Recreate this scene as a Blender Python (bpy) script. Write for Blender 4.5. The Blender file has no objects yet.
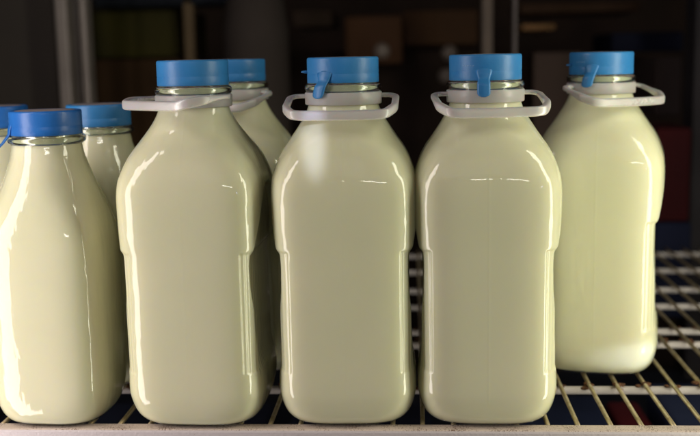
import bpy, math, random
import numpy as np
from mathutils import Vector
random.seed(4)
S = bpy.context.scene
C = S.collection
R = math.radians

# ------------------------------------------------------------------ camera solve
F, PITCH, ROLL, H, YAW = 1009.3, .1571, -.0202, .2541, -.0654
fw = Vector((math.sin(YAW)*math.cos(PITCH), math.cos(YAW)*math.cos(PITCH), -math.sin(PITCH)))
rt0 = Vector((math.cos(YAW), -math.sin(YAW), 0)); up0 = rt0.cross(fw)
rt = rt0*math.cos(ROLL) + up0*math.sin(ROLL); up = -rt0*math.sin(ROLL) + up0*math.cos(ROLL)
def at(x, y, Y):
    """point at depth Y seen at photograph position x, y"""
    d = fw*F + rt*(x-350) - up*(y-218)
    return Vector((0, 0, H)) + d*(Y/d.y)

# ------------------------------------------------------------------ materials
def mat(name, col, rough=.5, noise=0, nscale=20, col2=None, bump=0, bscale=60, **kw):
    m = bpy.data.materials.new(name); m.use_nodes = True
    nt = m.node_tree; b = nt.nodes['Principled BSDF']
    b.inputs['Base Color'].default_value = (*col, 1); b.inputs['Roughness'].default_value = rough
    for k, v in kw.items():
        b.inputs[k.replace('_', ' ')].default_value = v
    tc = nt.nodes.new('ShaderNodeTexCoord')
    if noise:
        n = nt.nodes.new('ShaderNodeTexNoise'); n.inputs['Scale'].default_value = nscale; n.inputs['Detail'].default_value = 6
        nt.links.new(tc.outputs['Object'], n.inputs['Vector'])
        r = nt.nodes.new('ShaderNodeValToRGB'); r.color_ramp.elements[0].position = .5-noise; r.color_ramp.elements[1].position = .5+noise
        r.color_ramp.elements[0].color = (*col, 1); r.color_ramp.elements[1].color = (*(col2 or col), 1)
        nt.links.new(n.outputs['Fac'], r.inputs['Fac']); nt.links.new(r.outputs['Color'], b.inputs['Base Color'])
    if bump:
        n2 = nt.nodes.new('ShaderNodeTexNoise'); n2.inputs['Scale'].default_value = bscale; n2.inputs['Detail'].default_value = 4
        nt.links.new(tc.outputs['Object'], n2.inputs['Vector'])
        bp = nt.nodes.new('ShaderNodeBump'); bp.inputs['Strength'].default_value = bump; bp.inputs['Distance'].default_value = .001
        nt.links.new(n2.outputs['Fac'], bp.inputs['Height']); nt.links.new(bp.outputs['Normal'], b.inputs['Normal'])
    return m

M = {}
M['milk'] = mat('milk_behind_glass', (.765, .752, .632), .42, noise=.22, nscale=9, col2=(.84, .80, .71),
                Subsurface_Weight=.5, Subsurface_Scale=.016, Coat_Weight=1.0, Coat_Roughness=.045, Coat_IOR=1.52,
                Coat_Tint=(.91, .925, .76, 1), Specular_IOR_Level=.12)
M['milk'].node_tree.nodes['Principled BSDF'].inputs['Subsurface Radius'].default_value = (1, .8, .4)
# gentle waviness of pressed glass in the coat
def wavy(m, sc, st):
    nt = m.node_tree; b = nt.nodes['Principled BSDF']
    tc = nt.nodes.new('ShaderNodeTexCoord'); n = nt.nodes.new('ShaderNodeTexNoise'); n.inputs['Scale'].default_value = sc; n.inputs['Detail'].default_value = 2.5
    mp = nt.nodes.new('ShaderNodeMapping'); mp.inputs['Scale'].default_value = (1, 1, .35)
    nt.links.new(tc.outputs['Object'], mp.inputs['Vector']); nt.links.new(mp.outputs['Vector'], n.inputs['Vector'])
    bp = nt.nodes.new('ShaderNodeBump'); bp.inputs['Strength'].default_value = st; bp.inputs['Distance'].default_value = .002
    nt.links.new(n.outputs['Fac'], bp.inputs['Height']); nt.links.new(bp.outputs['Normal'], b.inputs['Coat Normal'])
wavy(M['milk'], 75, .45)
M['glass'] = mat('clear_glass', (.93, .97, .92), .02, Transmission_Weight=1, IOR=1.5)
M['blue'] = mat('blue_plastic', (.026, .185, .465), .40, noise=.3, nscale=60, col2=(.036, .215, .51), bump=.15, bscale=300,
                Subsurface_Weight=.15, Subsurface_Scale=.003)
M['blue2'] = mat('deep_blue_plastic', (.018, .13, .46), .33, noise=.3, nscale=60, col2=(.022, .155, .5), bump=.15, bscale=300)
M['disc'] = mat('cap_top', (.24, .20, .21), .5, noise=.2, nscale=90, col2=(.34, .29, .29), bump=.3, bscale=200)
M['pale'] = mat('pale_blue_plastic', (.16, .36, .60), .4, noise=.2)
M['white'] = mat('milky_plastic', (.67, .65, .64), .36, noise=.3, nscale=50, col2=(.74, .72, .71), bump=.2, bscale=200,
                 Subsurface_Weight=.4, Subsurface_Scale=.004, Transmission_Weight=.42)

# ------------------------------------------------------------------ object helpers
def link(name, verts, faces, m, parent=None, smooth=True, mi=None, autosm=None):
    me = bpy.data.meshes.new(name); me.from_pydata([tuple(v) for v in verts], [], [tuple(f) for f in faces]); me.update()
    for x in (m if isinstance(m, list) else [m]): me.materials.append(x)
    if mi: me.polygons.foreach_set('material_index', mi)
    me.polygons.foreach_set('use_smooth', [smooth]*len(me.polygons))
    o = bpy.data.objects.new(name, me); C.objects.link(o)
    if parent: o.parent = parent
    if autosm:
        md = o.modifiers.new('bevel', 'BEVEL'); md.width = autosm; md.segments = 2; md.limit_method = 'ANGLE'; md.angle_limit = R(40)
        md.harden_normals = True
    return o
def thing(name, label, cat, loc=(0, 0, 0), rz=0, group=None):
    o = bpy.data.objects.new(name, None); C.objects.link(o); o.empty_display_size = .02
    o.location = loc; o.rotation_euler = (0, 0, rz); o['label'] = label; o['category'] = cat
    if group: o['group'] = group
    return o
def tagm(o, label, cat, group=None):
    o['label'] = label; o['category'] = cat
    if group: o['group'] = group
    return o
def loops(rings, close0=True, close1=True, cyclic_u=False):
    n = len(rings[0]); v = [p for r in rings for p in r]; f = []
    m = len(rings)
    for i in range(m if cyclic_u else m-1):
        a, b = i*n, ((i+1) % m)*n
        for k in range(n): f.append((a+k, a+(k+1) % n, b+(k+1) % n, b+k))
    if not cyclic_u:
        if close0: f.append(tuple(range(n))[::-1])
        if close1: f.append(tuple((m-1)*n+k for k in range(n)))
    return v, f
def lathe(prof, n=96, closed=False):
    rings = [[(r*math.cos(2*math.pi*k/n), r*math.sin(2*math.pi*k/n), z) for k in range(n)] for r, z in prof]
    return loops(rings, cyclic_u=closed)
def smoothstep(a, b, x):
    t = min(1, max(0, (x-a)/(b-a))); return t*t*(3-2*t)
def interp(tab, z):
    # monotone smooth interpolation of (z, v) rows
    zs = [t[0] for t in tab]; vs = [t[1] for t in tab]
    if z <= zs[0]: return vs[0]
    if z >= zs[-1]: return vs[-1]
    i = max(k for k in range(len(zs)) if zs[k] <= z); i = min(i, len(zs)-2)
    h = zs[i+1]-zs[i]; t = (z-zs[i])/h
    d = lambda k: (vs[k+1]-vs[k])/(zs[k+1]-zs[k])
    def tang(k):
        if k == 0 or k == len(zs)-1: return 0 if k else d(0)
        a, b = d(k-1), d(k)
        return 0 if a*b <= 0 else 2*a*b/(a+b)
    m0, m1 = tang(i), tang(i+1)
    return (2*t**3-3*t**2+1)*vs[i] + (t**3-2*t**2+t)*h*m0 + (-2*t**3+3*t**2)*vs[i+1] + (t**3-t**2)*h*m1

# ------------------------------------------------------------------ bottles
BIG = dict(w=[(.0, .0350), (.0010, .0388), (.004, .0425), (.009, .0455), (.016, .0476), (.025, .0490), (.04, .0495), (.12, .0501), (.145, .0508), (.160, .0510),
              (.172, .0502), (.183, .0470), (.192, .0427), (.2, .0372), (.207, .0325), (.213, .0288), (.218, .0262), (.2215, .0249), (.226, .0240), (.2305, .0238)],
           n=[(.0, 3.2), (.01, 3.9), (.03, 4.5), (.165, 4.5), (.18, 3.8), (.2, 2.6), (.214, 2.0), (.3, 2.0)], top=.2305, grip=True, bead=(.2308, .2372), cap=(.2374, .2550))
SMALL = dict(w=[(.0, .0300), (.0010, .0330), (.004, .0360), (.009, .0385), (.016, .0402), (.025, .0410), (.04, .0412), (.115, .0413), (.129, .0409),
                (.141, .0397), (.153, .0373), (.165, .0338), (.177, .0299), (.186, .0268), (.191, .0253), (.196, .0244), (.1985, .0240)],
             n=[(.0, 3.0), (.01, 3.5), (.03, 4.0), (.125, 4.0), (.15, 3.0), (.175, 2.1), (.19, 2.0), (.3, 2.0)], top=.1985, grip=False, bead=(.1988, .2050), cap=(.2052, .2222))
def grip(z):
    return .0013*smoothstep(.1285, .1215, z)*smoothstep(.02, .05, z)
def recess(y, z):
    # pressed finger hold in each side, crisp at its top and front edge
    lim = .0405 - .0075*smoothstep(.120, .045, z)
    if z > .118: lim = min(lim, .0402*math.sqrt(max(0, 1-((z-.118)/.052)**1.2))) if z < .17 else 0
    if lim < .004: return 0
    win = smoothstep(.032, .056, z)*smoothstep(.004, .016, lim)
    return (.0030+.0008*smoothstep(.06, .11, z))*win*smoothstep(lim, lim-.0032, abs(y))
def body_mesh(P, n=560):
    zs = sorted(set([round(x, 5) for x in list(np.linspace(.0030, .03, 20)) + list(np.linspace(.03, .045, 22)) + list(np.linspace(.045, .12, 40)) + list(np.linspace(.12, .13, 20)) + list(np.linspace(.13, P['top'], 60))]))
    rings = []
    for z in zs:
        a = interp(P['w'], z); e = interp(P['n'], z)
        ax = a - (grip(z) if P['grip'] else 0)
        # the hand grip also presses slightly into the front and back faces near their corners
        ring = []
        for k in range(n):
            t = 2*math.pi*k/n
            # spend more vertices at the corners
            t = t - .12*math.sin(4*t)*0
            c, s = math.cos(t), math.sin(t)
            r = (abs(c/ax)**e + abs(s/a)**e)**(-1/e)
            if P['grip']:
                if z > .02: r += .00007*math.exp(-((t-1.5*math.pi)*r/.0006)**2)
                zw = smoothstep(.1262, .1240, z)*smoothstep(.0395, .0415, z)
                if zw > 0 and abs(r*c) > .037:
                    # fluted corner strip of the grip, ending in a crisp step
                    d = abs(t % math.pi - (math.pi if t % math.pi > math.pi/2 else 0))*.05
                    r -= zw*smoothstep(.0375, .0392, abs(r*c))*(.00055+.00016*math.cos(2*math.pi*d/.0036))
                px = r*c; px -= math.copysign(recess(r*s, z), c)*(1 if abs(c) > .5 else 0); ps = r*s
                ring.append((px, ps, z)); continue
            if False:
                for t0 in (0.5*math.pi, 1.5*math.pi):
                    d = (t-t0)*r
                    r += .00018*math.exp(-(d/.0007)**2)
            ring.append((r*c, r*s, z))
        rings.append(ring)
    # pushed-up base
    b0 = [(x*.96, y*.96, .0027) for x, y, _ in rings[0]]; b1 = [(x*.4, y*.4, .0045) for x, y, _ in rings[0]]
    core = [[(.0240*math.cos(2*math.pi*k/n), .0240*math.sin(2*math.pi*k/n), z) for k in range(n)] for z in (P['top']+.0004, P['cap'][0]+.004)]
    return loops([b1, b0]+rings+core)
def base_mesh(P, n=160):
    # thick clear glass foot with a shallow punt
    rings = []
    for z in (0, .0004, .0009, .0014, .0019, .0023, .0026):
        a = interp(P['w'], z); e = interp(P['n'], z)
        rings.append([(r*math.cos(t), r*math.sin(t), z) for t, r in [(t, (abs(math.cos(t)/a)**e + abs(math.sin(t)/a)**e)**(-1/e)) for t in [2*math.pi*k/n for k in range(n)]]])
    lo = [[(x*q, y*q, z) for x, y, _ in rings[0]] for q, z in ((.3, .0022), (.8, .0016), (.93, .0003))]
    hi = [[(x*q, y*q, .0026) for x, y, _ in rings[-1]] for q in (.93,)]
    return loops(lo+rings+hi)
def bead_mesh(P):
    z0, z1 = P['bead']; h = z1-z0; zc = (z0+z1)/2
    prof = [(.0242, z0), (.0252, z0)]
    for k in range(9):
        a = -math.pi/2 + math.pi*k/8
        prof.append((.0250+.0021*math.cos(a), zc+h*.46*math.sin(a)))
    prof += [(.0252, z1), (.0242, z1)]
    q = []
    for p in prof:
        if not q or (abs(p[0]-q[-1][0])+abs(p[1]-q[-1][1])) > 1e-5: q.append(p)
    return lathe(q, 96, closed=True)
def cap_mesh(P, rr=.0250):
    z0, z1 = P['cap']
    prof = [(.0242, z0+.002), (.0244, z0), (rr-.0003, z0), (rr, z0+.0004), (rr, z0+.0058), (rr-.00012, z0+.0061), (rr-.00012, z0+.0065), (rr, z0+.0068), (rr, z1-.0022)]
    for k in range(1, 7):
        a = math.pi/2*k/6; prof.append((rr-.0014+.0014*math.cos(a), z1-.0016+.0016*math.sin(a)))
    prof += [(rr-.003, z1), (rr-.0038, z1-.0006), (.002, z1-.0006)]
    return lathe(prof, 128)
def disc_mesh(P):
    z1 = P['cap'][1]
    return lathe([(.0010, z1-.0005), (.0208, z1-.0005), (.0208, z1-.0001), (.0195, z1+.0001), (.0010, z1+.0003)], 64)
def tab_mesh(P, th, slant, ln, swing=0, up_=.0085, w=.0076):
    """pull tab: curved strip on the skirt of the cap, hanging over the lip"""
    z0 = P['cap'][0]; rows = []; n = 22
    z_start = z0+up_; z_end = z0-ln
    for i in range(n+1):
        t = i/n; z = z_start + (z_end-z_start)*t
        ww = w*(1 + .55*(1-smoothstep(0, .42, t)))   # flares into the skirt
        if t > .86: ww *= math.sqrt(max(.02, 1-((t-.86)/.14)**2*.9))
        if t < .08: ww *= .6+.4*t/.08
        lift = .0012 + .0032*smoothstep(.30, .6, t) + swing*smoothstep(.5, 1, t)
        base = th + slant*smoothstep(.25, 1, t)/.025
        thick = .0012*smoothstep(0, .2, t) + .0002
        row = []
        m = 7
        for k in range(m):
            a = base + (k/(m-1)-.5)*ww/.025; r = .0250+lift*smoothstep(0, .25, t)+.0002 - .0004*abs(k/(m-1)-.5)*2
            row.append((r*math.cos(a), r*math.sin(a), z))
        for k in range(m-1, -1, -1):
            a = base + (k/(m-1)-.5)*ww/.025; r = .0250+lift*smoothstep(0, .25, t)-thick
            row.append((r*math.cos(a), r*math.sin(a), z))
        rows.append(row)
    return loops(rows)
def nub_mesh(P, th):
    z = P['cap'][0]+.0078; a = th; out = []
    rows = []
    for r, w, h in ((.0245, .0016, .0012), (.0265, .0013, .0010), (.0285, .0010, .0007), (.0292, .0004, .0003)):
        cx, cy = r*math.cos(a), r*math.sin(a); tx, ty = -math.sin(a), math.cos(a)
        rows.append([(cx+tx*w*math.cos(q), cy+ty*w*math.cos(q), z+h*math.sin(q)) for q in [2*math.pi*j/8 for j in range(8)]])
    return loops(rows)
def band_mesh(P):
    z0, z1 = P['top']-.0080, P['top']+.0006
    prof = [(.0246, z0), (.0264, z0), (.0269, z0+.0006), (.0270, z1-.0006), (.0265, z1), (.0246, z1)]
    return lathe(prof, 96, closed=True)
def loop_mesh(P, droop, out=.0375, half=.0372, curl=0.0, cut=.0055, dz=-.0022):
    """carrying loop: starts at the sides of the band, runs out, forward and across the front"""
    zt = P['top']+dz
    ctrl = [(-.0255, .0), (-half+.004, .0), (-half, -.004), (-half, -out+.012), (-half+cut, -out+.0015), (-half+cut+.006, -out), (0, -out-.0006),
            (half-cut-.006, -out), (half-cut, -out+.0015), (half, -out+.012), (half, -.004), (half-.004, .0), (.0255, .0)]
    # densify and smooth
    pts = []
    for i in range(len(ctrl)-1):
        a, b = Vector(ctrl[i]), Vector(ctrl[i+1])
        k = max(2, int((b-a).length/.0015))
        for j in range(k): pts.append(a.lerp(b, j/k))
    pts.append(Vector(ctrl[-1]))
    for _ in range(3):
        pts = [pts[0]] + [(pts[i-1]+pts[i]*2+pts[i+1])/4 for i in range(1, len(pts)-1)] + [pts[-1]]
    rows = []
    hh, ww = .0034, .0024
    for i, p in enumerate(pts):
        q0 = pts[max(0, i-1)]; q1 = pts[min(len(pts)-1, i+1)]
        d = (q1-q0).normalized(); nx, ny = d.y, -d.x
        f = -p.y/out
        z = zt - droop*f**1.1 + curl*math.sin(math.pi*min(1, max(0, f)))*.5
        z += curl*.8*smoothstep(.0, .012, p.x-.022)
        top = smoothstep(.25, .8, f); h2 = hh*(.48+.52*top)
        row = []
        for j in range(16):
            a = 2*math.pi*j/16; ca, sa = math.cos(a), math.sin(a)
            u = math.copysign(abs(ca)**.6, ca)*ww; v = math.copysign(abs(sa)**.6, sa)*h2
            row.append((p.x+nx*u, p.y+ny*u, z+v))
        rows.append(row)
    return loops(rows)

proto = {}
def bottle(name, P, label, group, loc, rz, big, tab=None, nub=None, hrot=None, droop=.0116, curl=0, blue='blue', marks=None, out=.0375, dz=-.0022):
    t = thing(name, label, 'milk bottle', loc, R(rz), group)
    key = 'big' if big else 'small'
    if key not in proto:
        bo = link('bottle_body', *body_mesh(P), M['milk'], t); be = link('glass_lip', *bead_mesh(P), M['glass'], t); ft = link('glass_foot', *base_mesh(P), M['glass'], t)
        proto[key] = (bo, be, ft)
    else:
        for src in proto[key]:
            c = src.copy(); C.objects.link(c); c.parent = t
    cp = link('cap', *cap_mesh(P), M[blue], t, autosm=None)
    link('cap_top', *disc_mesh(P), M['disc'], cp)
    if tab:
        th, sl, ln, *sw = tab; link('pull_tab', *tab_mesh(P, R(th-rz), sl, ln, *sw), M[blue], cp)
    if marks is not None:
        v = []; f = []
        for k in range(5):
            a0 = R(marks-rz)+k*.075
            q = [(a, r, z) for a in (a0, a0+.040) for r in (.0246, .02525) for z in (P['cap'][0]+.0098, P['cap'][0]+.0103)]
            b = len(v); v += [(r*math.cos(a), r*math.sin(a), z) for a, r, z in q]
            f += [tuple(b+i for i in g) for g in [(0, 1, 3, 2), (4, 6, 7, 5), (0, 4, 5, 1), (2, 3, 7, 6), (0, 2, 6, 4), (1, 5, 7, 3)]]
        link('score_marks', v, f, M['pale'], cp, smooth=False)
    if nub is not None: link('tear_nub', *nub_mesh(P, R(nub-rz)), M[blue], cp)
    if hrot is not None:
        h = link('handle', *band_mesh(P), M['white'], t); h.rotation_euler = (0, 0, R(hrot-rz))
        link('carry_loop', *loop_mesh(P, droop, curl=curl, out=out, dz=dz), M['white'], h)
    return t
GB, GS = 'large milk bottles with carry handles', 'small milk bottles without handles'
bottle('milk_bottle', BIG, 'large milk bottle with flat sideways handle, just right of the small bottles', GB, (-.1550, .7080, 0), -2, True, hrot=-35, droop=.0035, curl=.002)
bottle('milk_bottle', BIG, 'large milk bottle in front row, slanted blue tab and nub on left of its cap', GB, (-.0495, .7112, 0), 1.5, True, tab=(-117, -.0030, .0102), nub=-172, hrot=-2)
bottle('milk_bottle', BIG, 'large milk bottle in front row, straight blue tab hanging down the middle of its cap', GB, (.0495, .7119, 0), -1, True, tab=(-96, 0, .0108), marks=-131, hrot=9)
bottle('milk_bottle', BIG, 'rightmost milk bottle, standing further back with its whole base on the bare wires', GB, (.1494, .8259, 0), -13, True, tab=(-117, -.0025, .0095), nub=-168, marks=-150, hrot=27)
bottle('milk_bottle', BIG, 'large milk bottle mostly hidden in the gap behind the front bottle with flat handle', GB, (-.1462, .8262, 0), 0, True, hrot=-27, droop=.0108)
bottle('milk_bottle', SMALL, 'small milk bottle at the left edge of the front row', GS, (-.2605, .7020, 0), -4, False, tab=(-150, -.004, .0125, .007), blue='blue2')
bottle('milk_bottle', SMALL, 'small milk bottle in second row, partly covered by the small front bottle', GS, (-.2505, .7920, 0), 0, False)
bottle('milk_bottle', SMALL, 'small milk bottle cut off by the left border, only cap edge showing', GS, (-.3345, .7920, 0), 0, False, blue='blue2')

# ------------------------------------------------------------------ wire shelf
def enamel(name, base, spots, lo, hi, sc):
    m = mat(name, base, .42, bump=.5, bscale=700); nt = m.node_tree; b = nt.nodes['Principled BSDF']
    tc = nt.nodes.new('ShaderNodeTexCoord')
    n = nt.nodes.new('ShaderNodeTexNoise'); n.inputs['Scale'].default_value = sc; n.inputs['Detail'].default_value = 8; n.inputs['Roughness'].default_value = .7
    n2 = nt.nodes.new('ShaderNodeTexNoise'); n2.inputs['Scale'].default_value = sc*.06; n2.inputs['Detail'].default_value = 3
    nt.links.new(tc.outputs['Object'], n.inputs['Vector']); nt.links.new(tc.outputs['Object'], n2.inputs['Vector'])
    mu = nt.nodes.new('ShaderNodeMath'); mu.operation = 'MULTIPLY_ADD'; mu.inputs[1].default_value = .35
    nt.links.new(n2.outputs['Fac'], mu.inputs[0]); nt.links.new(n.outputs['Fac'], mu.inputs[2])
    r = nt.nodes.new('ShaderNodeValToRGB'); r.color_ramp.elements[0].position = lo; r.color_ramp.elements[1].position = hi
    r.color_ramp.elements[0].color = (*base, 1); r.color_ramp.elements[1].color = (*spots, 1)
    nt.links.new(mu.outputs[0], r.inputs['Fac']); nt.links.new(r.outputs['Color'], b.inputs['Base Color'])
    return m
M['rail_top'] = enamel('worn_enamel_top', (.66, .55, .49), (.13, .06, .03), .72, .79, 900)
M['rail'] = enamel('white_enamel', (.62, .56, .58), (.35, .22, .12), .86, .93, 260)
M['bar'] = enamel('white_bar', (.50, .455, .445), (.25, .12, .05), .82, .90, 240)
M['wire'] = mat('brassy_wire', (.66, .57, .39), .28, noise=.10, nscale=90, col2=(.52, .41, .22), Metallic=.5, bump=.15, bscale=500)
M['rust'] = mat('rust', (.16, .065, .022), .85, noise=.15, nscale=500, col2=(.05, .02, .01), bump=1, bscale=900)

shelf = thing('wire_shelf', 'brass coloured wire shelf with white front rail carrying the milk bottles', 'shelf', (0, .67, 0))
X0, X1 = -.62, .62
SY = .67
# front rail: rolled angle profile swept along x
pr = [(-.0050, -.034), (-.0065, -.030), (-.0065, -.0016), (-.0058, -.0004), (-.0045, .0002), (.0052, .0002), (.0062, -.0004), (.0066, -.002), (.0066, -.012), (.0046, -.012), (.0046, -.004), (-.0030, -.004), (-.0030, -.034)]
v = []; f = []; mi = []
NX = 40
for i in range(NX+1):
    x = X0+(X1-X0)*i/NX
    for (y, z) in pr: v.append((x, y, z))
n = len(pr)
for i in range(NX):
    for k in range(n):
        a = i*n; b = (i+1)*n; f.append((a+k, b+k, b+(k+1) % n, a+(k+1) % n)); mi.append(1 if k in (3, 4, 5, 6) else 0)
link('front_rail', v, f, [M['rail'], M['rail_top']], shelf, smooth=False, mi=mi)
wy0, wy1 = .0050, .66
def tube(p0, p1, r, n=12, jit=0):
    d = (Vector(p1)-Vector(p0)); L = d.length; d.normalize()
    a = d.orthogonal().normalized(); b = d.cross(a); rows = []
    m = max(2, int(L/.02))
    for i in range(m+1):
        c = Vector(p0)+d*L*i/m + Vector((random.uniform(-jit, jit), 0, 0)); 
        rows.append([tuple(c+(a*math.cos(q)+b*math.sin(q))*r) for q in [2*math.pi*k/n for k in range(n)]])
    return loops(rows)
wm = None
for k in range(-24, 19):
    x = .1121+.0216*k
    if wm is None:
        wm = link('wire', *tube((0, wy0, -.0016), (0, wy1, -.0016), .0017), M['wire'], shelf); wm.location.x = x; w = wm
    else:
        w = wm.copy(); C.objects.link(w); w.parent = shelf; w.location.x = x + random.uniform(-.0006, .0006)
    w.location.y = random.uniform(-.001, .001)*0
for by in (.769, .895, .939, 1.035, 1.11, 1.21, 1.31):
    v, f = tube((X0, by-SY, -.0064), (X1, by-SY, -.0064), .0032, 14)
    mi = [0]*len(f)
    if by < 1.0:
        for k in range(-24, 19):
            x = .1121+.0216*k
            for j in range(5):
                r = random.uniform(.0009, .0026)*(1 if by < .8 else .7); c = Vector((x+random.uniform(-.0050, .0050), by-SY+random.uniform(-.0040, .0024), -.0030+random.uniform(-.0012, .0024)))
                rows = []
                for a in range(1, 6):
                    th = math.pi*a/6
                    rows.append([tuple(c+Vector((math.sin(th)*math.cos(q)*1.3, math.sin(th)*math.sin(q), math.cos(th)*.6))*r*random.uniform(.8, 1.2)) for q in [2*math.pi*m_/8 for m_ in range(8)]])
                vv, ff = loops(rows); o = len(v)
                v += vv; f += [tuple(o+i for i in g) for g in ff]; mi += [1]*len(ff)
    link('cross_bar', v, f, [M['bar'], M['rust']], shelf, mi=mi)

# ------------------------------------------------------------------ background
def bevbox(name, c, s, m, parent=None, bev=.004, rz=0):
    x, y, z = [q/2 for q in s]
    v = [(a*x, b*y, d*z) for a in (-1, 1) for b in (-1, 1) for d in (-1, 1)]
    f = [(0, 1, 3, 2), (4, 6, 7, 5), (0, 4, 5, 1), (2, 3, 7, 6), (0, 2, 6, 4), (1, 5, 7, 3)]
    o = link(name, v, f, m, parent, smooth=False); o.location = c; o.rotation_euler = (0, 0, rz)
    md = o.modifiers.new('bevel', 'BEVEL'); md.width = bev; md.segments = 3
    return o
def bx(x0, x1, y0, y1, Y, dep):
    """centre and size of a box whose front fills that part of the picture at depth Y"""
    a = at(x0, (y0+y1)/2, Y); b = at(x1, (y0+y1)/2, Y); t = at((x0+x1)/2, y0, Y); u = at((x0+x1)/2, y1, Y)
    return ((a.x+b.x)/2, Y+dep/2, (t.z+u.z)/2), (b.x-a.x, dep, t.z-u.z)
def dark(name, c, c2=None, r=.6):
    return mat(name, c, .85, noise=.2, nscale=9, col2=c2 or tuple(q*.6 for q in c), bump=.2, bscale=40, Specular_IOR_Level=.15)
wall = bevbox('back_wall', (-.1, 2.72, 0), (4.4, .04, 2.6), dark('dark_brown_panel', (.060, .038, .030), (.04, .028, .024)), None)
wall['kind'] = 'structure'
fl = bevbox('cabinet_floor', (-.1, 1.75, -.62), (4.4, 1.9, .04), dark('dark_floor', (.03, .032, .05)), None)
fl['kind'] = 'structure'

# door frame left
fr = thing('cabinet_frame', 'pale grey metal upright frame behind the small bottles, blurred', 'frame', (0, 0, 0))
steel = mat('grey_aluminium', (.42, .37, .34), .4, noise=.2, nscale=12, col2=(.30, .26, .24), Metallic=.2)
for (a, b, Y, d) in ((57, 69, 1.40, .03), (71, 79, 1.44, .03), (81, 88, 1.42, .03)):
    c, s = bx(a, b, 0, 110, Y, d); c = (c[0], c[1], -.05); s = (s[0], s[1], 1.3)
    bevbox('upright', c, s, steel, fr, .003)
c, s = bx(-40, 56, 0, 110, 1.46, .03); s = (s[0], s[1], 1.25); c = (c[0], c[1], -.08)
tagm(bevbox('side_panel', c, s, dark('charcoal_panel', (.085, .072, .062), (.07, .06, .055)), None), 'dark charcoal flat panel at the far left behind the small bottles', 'panel')

def box(name, label, cat, x0, x1, y0, y1, Y, dep, col, col2=None, bev=.005, zlow=None, group=None):
    c, s = bx(x0, x1, y0, y1, Y, dep)
    if zlow is not None:
        top = c[2]+s[2]/2; c = (c[0], c[1], (top+zlow)/2); s = (s[0], s[1], top-zlow)
    o = bevbox(name, c, s, dark(name+'_surface', col, col2), None, bev)
    return tagm(o, label, cat, group)
ZF = -.60
o = box('olive_box', 'dark olive green box between the grey upright and the tan post', 'box', 92, 178, 9, 58, 1.75, .25, (.060, .052, .011), (.040, .036, .014))
box('brown_box', 'dark brown box beneath the olive green box, blurred', 'box', 91, 182, 59, 130, 1.72, .3, (.07, .038, .018), zlow=ZF)
box('dark_beam', 'blue black beam running above the olive green box', 'beam', 92, 240, -30, 6, 1.7, .1, (.02, .024, .034))
box('tan_post', 'narrow tan post right of the olive green box', 'post', 183, 194, -60, 120, 1.7, .03, (.19, .135, .08), (.14, .1, .06), zlow=ZF)
# grey rounded canister
t = thing('grey_canister', 'large dim grey rounded canister behind the half hidden large bottle', 'canister', (at(250, 60, 1.55).x, 1.62, 0))
vv, ff = lathe([(.01, ZF), (.050, ZF), (.052, -.2), (.052, .30), (.046, .345), (.03, .37), (.008, .372)], 64)
link('canister_body', vv, ff, dark('grey_plastic', (.062, .050, .046), (.05, .04, .036), .5), t)
vv, ff = lathe([(.008, .373), (.028, .373), (.030, .38), (.030, .41), (.026, .415), (.008, .415)], 48)
link('canister_lid', vv, ff, dark('grey_lid', (.1, .08, .075)), t)
box('brown_carton', 'dim reddish brown carton, upper right of the cap with the slanted tab', 'carton', 345, 402, 16, 64, 2.0, .25, (.095, .045, .024), (.07, .035, .020))
box('tan_carton', 'small lighter brown carton left of the reddish brown one', 'carton', 292, 332, 10, 27, 2.05, .2, (.065, .042, .032))
box('dark_carton', 'wide dark brown carton between the two middle bottle caps', 'carton', 403, 478, 10, 45, 2.05, .25, (.085, .044, .022), (.06, .032, .02))
box('low_carton', 'near black brown carton beneath the wide dark carton', 'carton', 330, 478, 50, 140, 2.1, .25, (.035, .022, .018), zlow=ZF)
box('pale_post', 'pale pinkish grey narrow post above the straight tab bottle', 'post', 482, 493, -60, 200, 1.6, .03, (.20, .155, .135), (.15, .12, .105), zlow=ZF)
box('thin_rail', 'thin grey rail standing right of the pale pinkish post', 'post', 513, 517, -60, 200, 1.55, .02, (.22, .185, .19), (.16, .14, .14), zlow=ZF)
box('amber_tray', 'thin amber brown tray edge at upper right, blurred', 'tray', 522, 556, 24, 30, 1.9, .2, (.42, .22, .10), (.26, .15, .07))
box('brown_tray', 'dull brown tray just above the amber edged tray', 'tray', 520, 640, 2, 13, 1.95, .2, (.07, .038, .024))
box('grey_brown_box', 'grey brown box directly left of the rightmost blue cap', 'box', 533, 582, 52, 140, 1.75, .25, (.095, .064, .055), (.075, .052, .045), zlow=ZF)
box('navy_block', 'very dark navy block above and right of the rightmost blue cap', 'block', 612, 684, 32, 52, 1.8, .2, (.012, .014, .034))
box('taupe_box', 'tall dim taupe box right of the rightmost handle', 'box', 656, 682, 57, 116, 1.7, .25, (.085, .062, .058), (.065, .05, .05))
box('red_box', 'dark red box behind the right shoulder of the rightmost bottle', 'box', 655, 691, 128, 222, 1.42, .12, (.055, .007, .009), (.035, .006, .008))
box('navy_box', 'dark navy box beneath the dark red box at right', 'box', 655, 692, 223, 250, 1.42, .12, (.018, .022, .055), zlow=-.12)
box('grey_column', 'dark grey column at the far right border', 'post', 694, 730, -60, 240, 1.46, .06, (.05, .045, .052), zlow=ZF)
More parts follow.
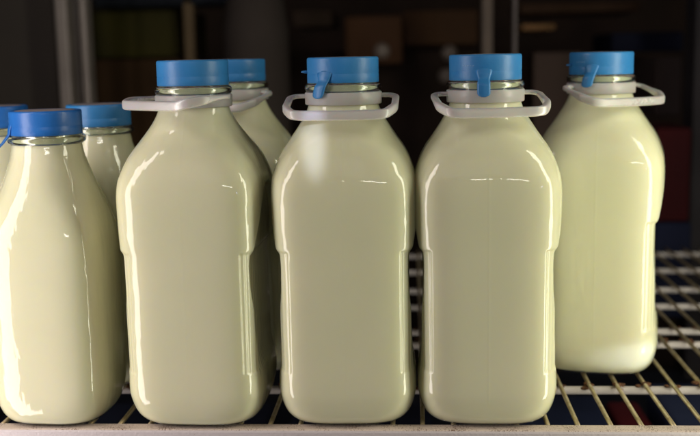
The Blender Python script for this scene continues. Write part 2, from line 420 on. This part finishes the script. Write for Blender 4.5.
# small pale solids standing in for blurred spots of light
for (x, y, lb) in ((382, 51, 'pale round knob on the carton left of the straight tab cap'), (449, 53, 'pale round knob peeking above the straight tab cap, left side'), (446, 76, 'lowest pale round knob beside the straight tab cap')):
    p = at(x, y, 1.9); vv, ff = lathe([(.001, -.012), (.006, -.012), (.006, 0), (.013, .003), (.015, .009), (.011, .014), (.001, .015)], 32)
    k = link('round_glint', vv, ff, mat('glint', (.20, .16, .14), .4, noise=.2), None); k.location = p; k.rotation_euler = (R(90), 0, 0)
    tagm(k, lb, 'glint', 'pale blurred glints')
# things on the level below, seen through the wires
lo = -.22
def low(name, label, x, y, sx, sy, sz, col, col2=None, cat='crate'):
    o = bevbox(name, (x, y, lo+sz/2), (sx, sy, sz), dark(name+'_skin', col, col2, .5), None, .006); return tagm(o, label, cat)
low('navy_crate', 'dark navy crate under the wires below the rightmost bottle', .118, .98, .16, .22, .10, (.030, .040, .10))
low('red_carton', 'dark red carton under the wires between navy crates', .222, .96, .036, .22, .10, (.13, .014, .02), (.09, .012, .018), 'carton')
low('navy_crate', 'dark navy crate under the wires below the straight tab bottle', -.06, .97, .15, .22, .095, (.03, .036, .08))
low('navy_crate', 'long dark navy crate under the wires below the flat handle bottle', -.31, .98, .30, .22, .09, (.028, .034, .07))
low('slate_box', 'slate blue box under the wires at the far right', .33, .99, .15, .22, .11, (.055, .07, .15), (.03, .04, .10), 'box')
lf = bevbox('lower_shelf', (0, 1.1, lo-.012), (1.5, .8, .02), dark('lower_shelf_skin', (.03, .032, .05)), None, .003); lf['kind'] = 'structure'

# ------------------------------------------------------------------ light
def area(name, loc, tgt, sx, sy, e, col):
    l = bpy.data.lights.new(name, 'AREA'); l.shape = 'RECTANGLE'; l.size = sx; l.size_y = sy; l.energy = e; l.color = col
    o = bpy.data.objects.new(name, l); C.objects.link(o); o.location = loc
    o.rotation_euler = (Vector(tgt)-Vector(loc)).to_track_quat('-Z', 'Y').to_euler()
    return o
area('cabinet_tube_left', (-.435, .520, .22), (-.18, .66, .22), .10, .9, 2.2, (1.0, .895, .85))
area('cabinet_tube_right', (.40, .575, .22), (.14, .80, .22), .10, .9, 2.9, (1.0, .97, .76))
area('ceiling_lamp', (.75, -3.0, 1.15), (.05, .7, .15), 1.2, .14, 8, (1, .95, .85))
area('small_lamp', (.98, -.8, .36), (.0, .7, .16), .035, .035, .25, (.6, .6, 1))
area('front_fill', (-.4, -1.2, 1.6), (0, 1.2, .1), 1.4, 1.0, 1.5, (1, .86, .74))  # added soft fill from the camera side, no real fixture
def spot(name, loc, tgt, ang, e, col, sx=1):
    l = bpy.data.lights.new(name, 'SPOT'); l.energy = e; l.color = col; l.spot_size = ang; l.spot_blend = 1; l.shadow_soft_size = .004
    o = bpy.data.objects.new(name, l); C.objects.link(o); o.location = loc
    o.rotation_euler = (Vector(tgt)-Vector(loc)).to_track_quat('-Z', 'Y').to_euler(); o.scale = (sx, 1, 1)
spot('base_patch_spot', (.42, .50, .05), (.163, .785, .018), R(4.6), 4.5, (.70, .78, 1), 1.8)  # added narrow beam, makes the pale patch on the rightmost bottle's base
spot('smudge_spot', (.25, -.9, .60), (-.0680, .672, .203), R(2.6), 90, (.70, .72, 1), .30)  # added narrow beam, imitates the whitish glare on one bottle's shoulder
w = bpy.data.worlds.new('World'); S.world = w; w.use_nodes = True
bg = w.node_tree.nodes['Background']; bg.inputs[0].default_value = (1, .93, .88, 1); bg.inputs[1].default_value = .020

# ------------------------------------------------------------------ camera
cd = bpy.data.cameras.new('camera'); cam = bpy.data.objects.new('camera', cd); C.objects.link(cam)
from mathutils import Matrix
cam.matrix_world = Matrix(((rt.x, up.x, -fw.x, 0), (rt.y, up.y, -fw.y, 0), (rt.z, up.z, -fw.z, H), (0, 0, 0, 1)))
cd.sensor_width = 36; cd.lens = F/700*36; cd.clip_start = .05; cd.clip_end = 50
cd.dof.use_dof = True; cd.dof.focus_distance = .69; cd.dof.aperture_fstop = 5.6
S.camera = cam
S.render.engine = 'CYCLES'
S.view_settings.view_transform = 'Standard'; S.view_settings.look = 'None'; S.view_settings.gamma = 1; S.view_settings.exposure = 0
S.cycles.max_bounces = 10
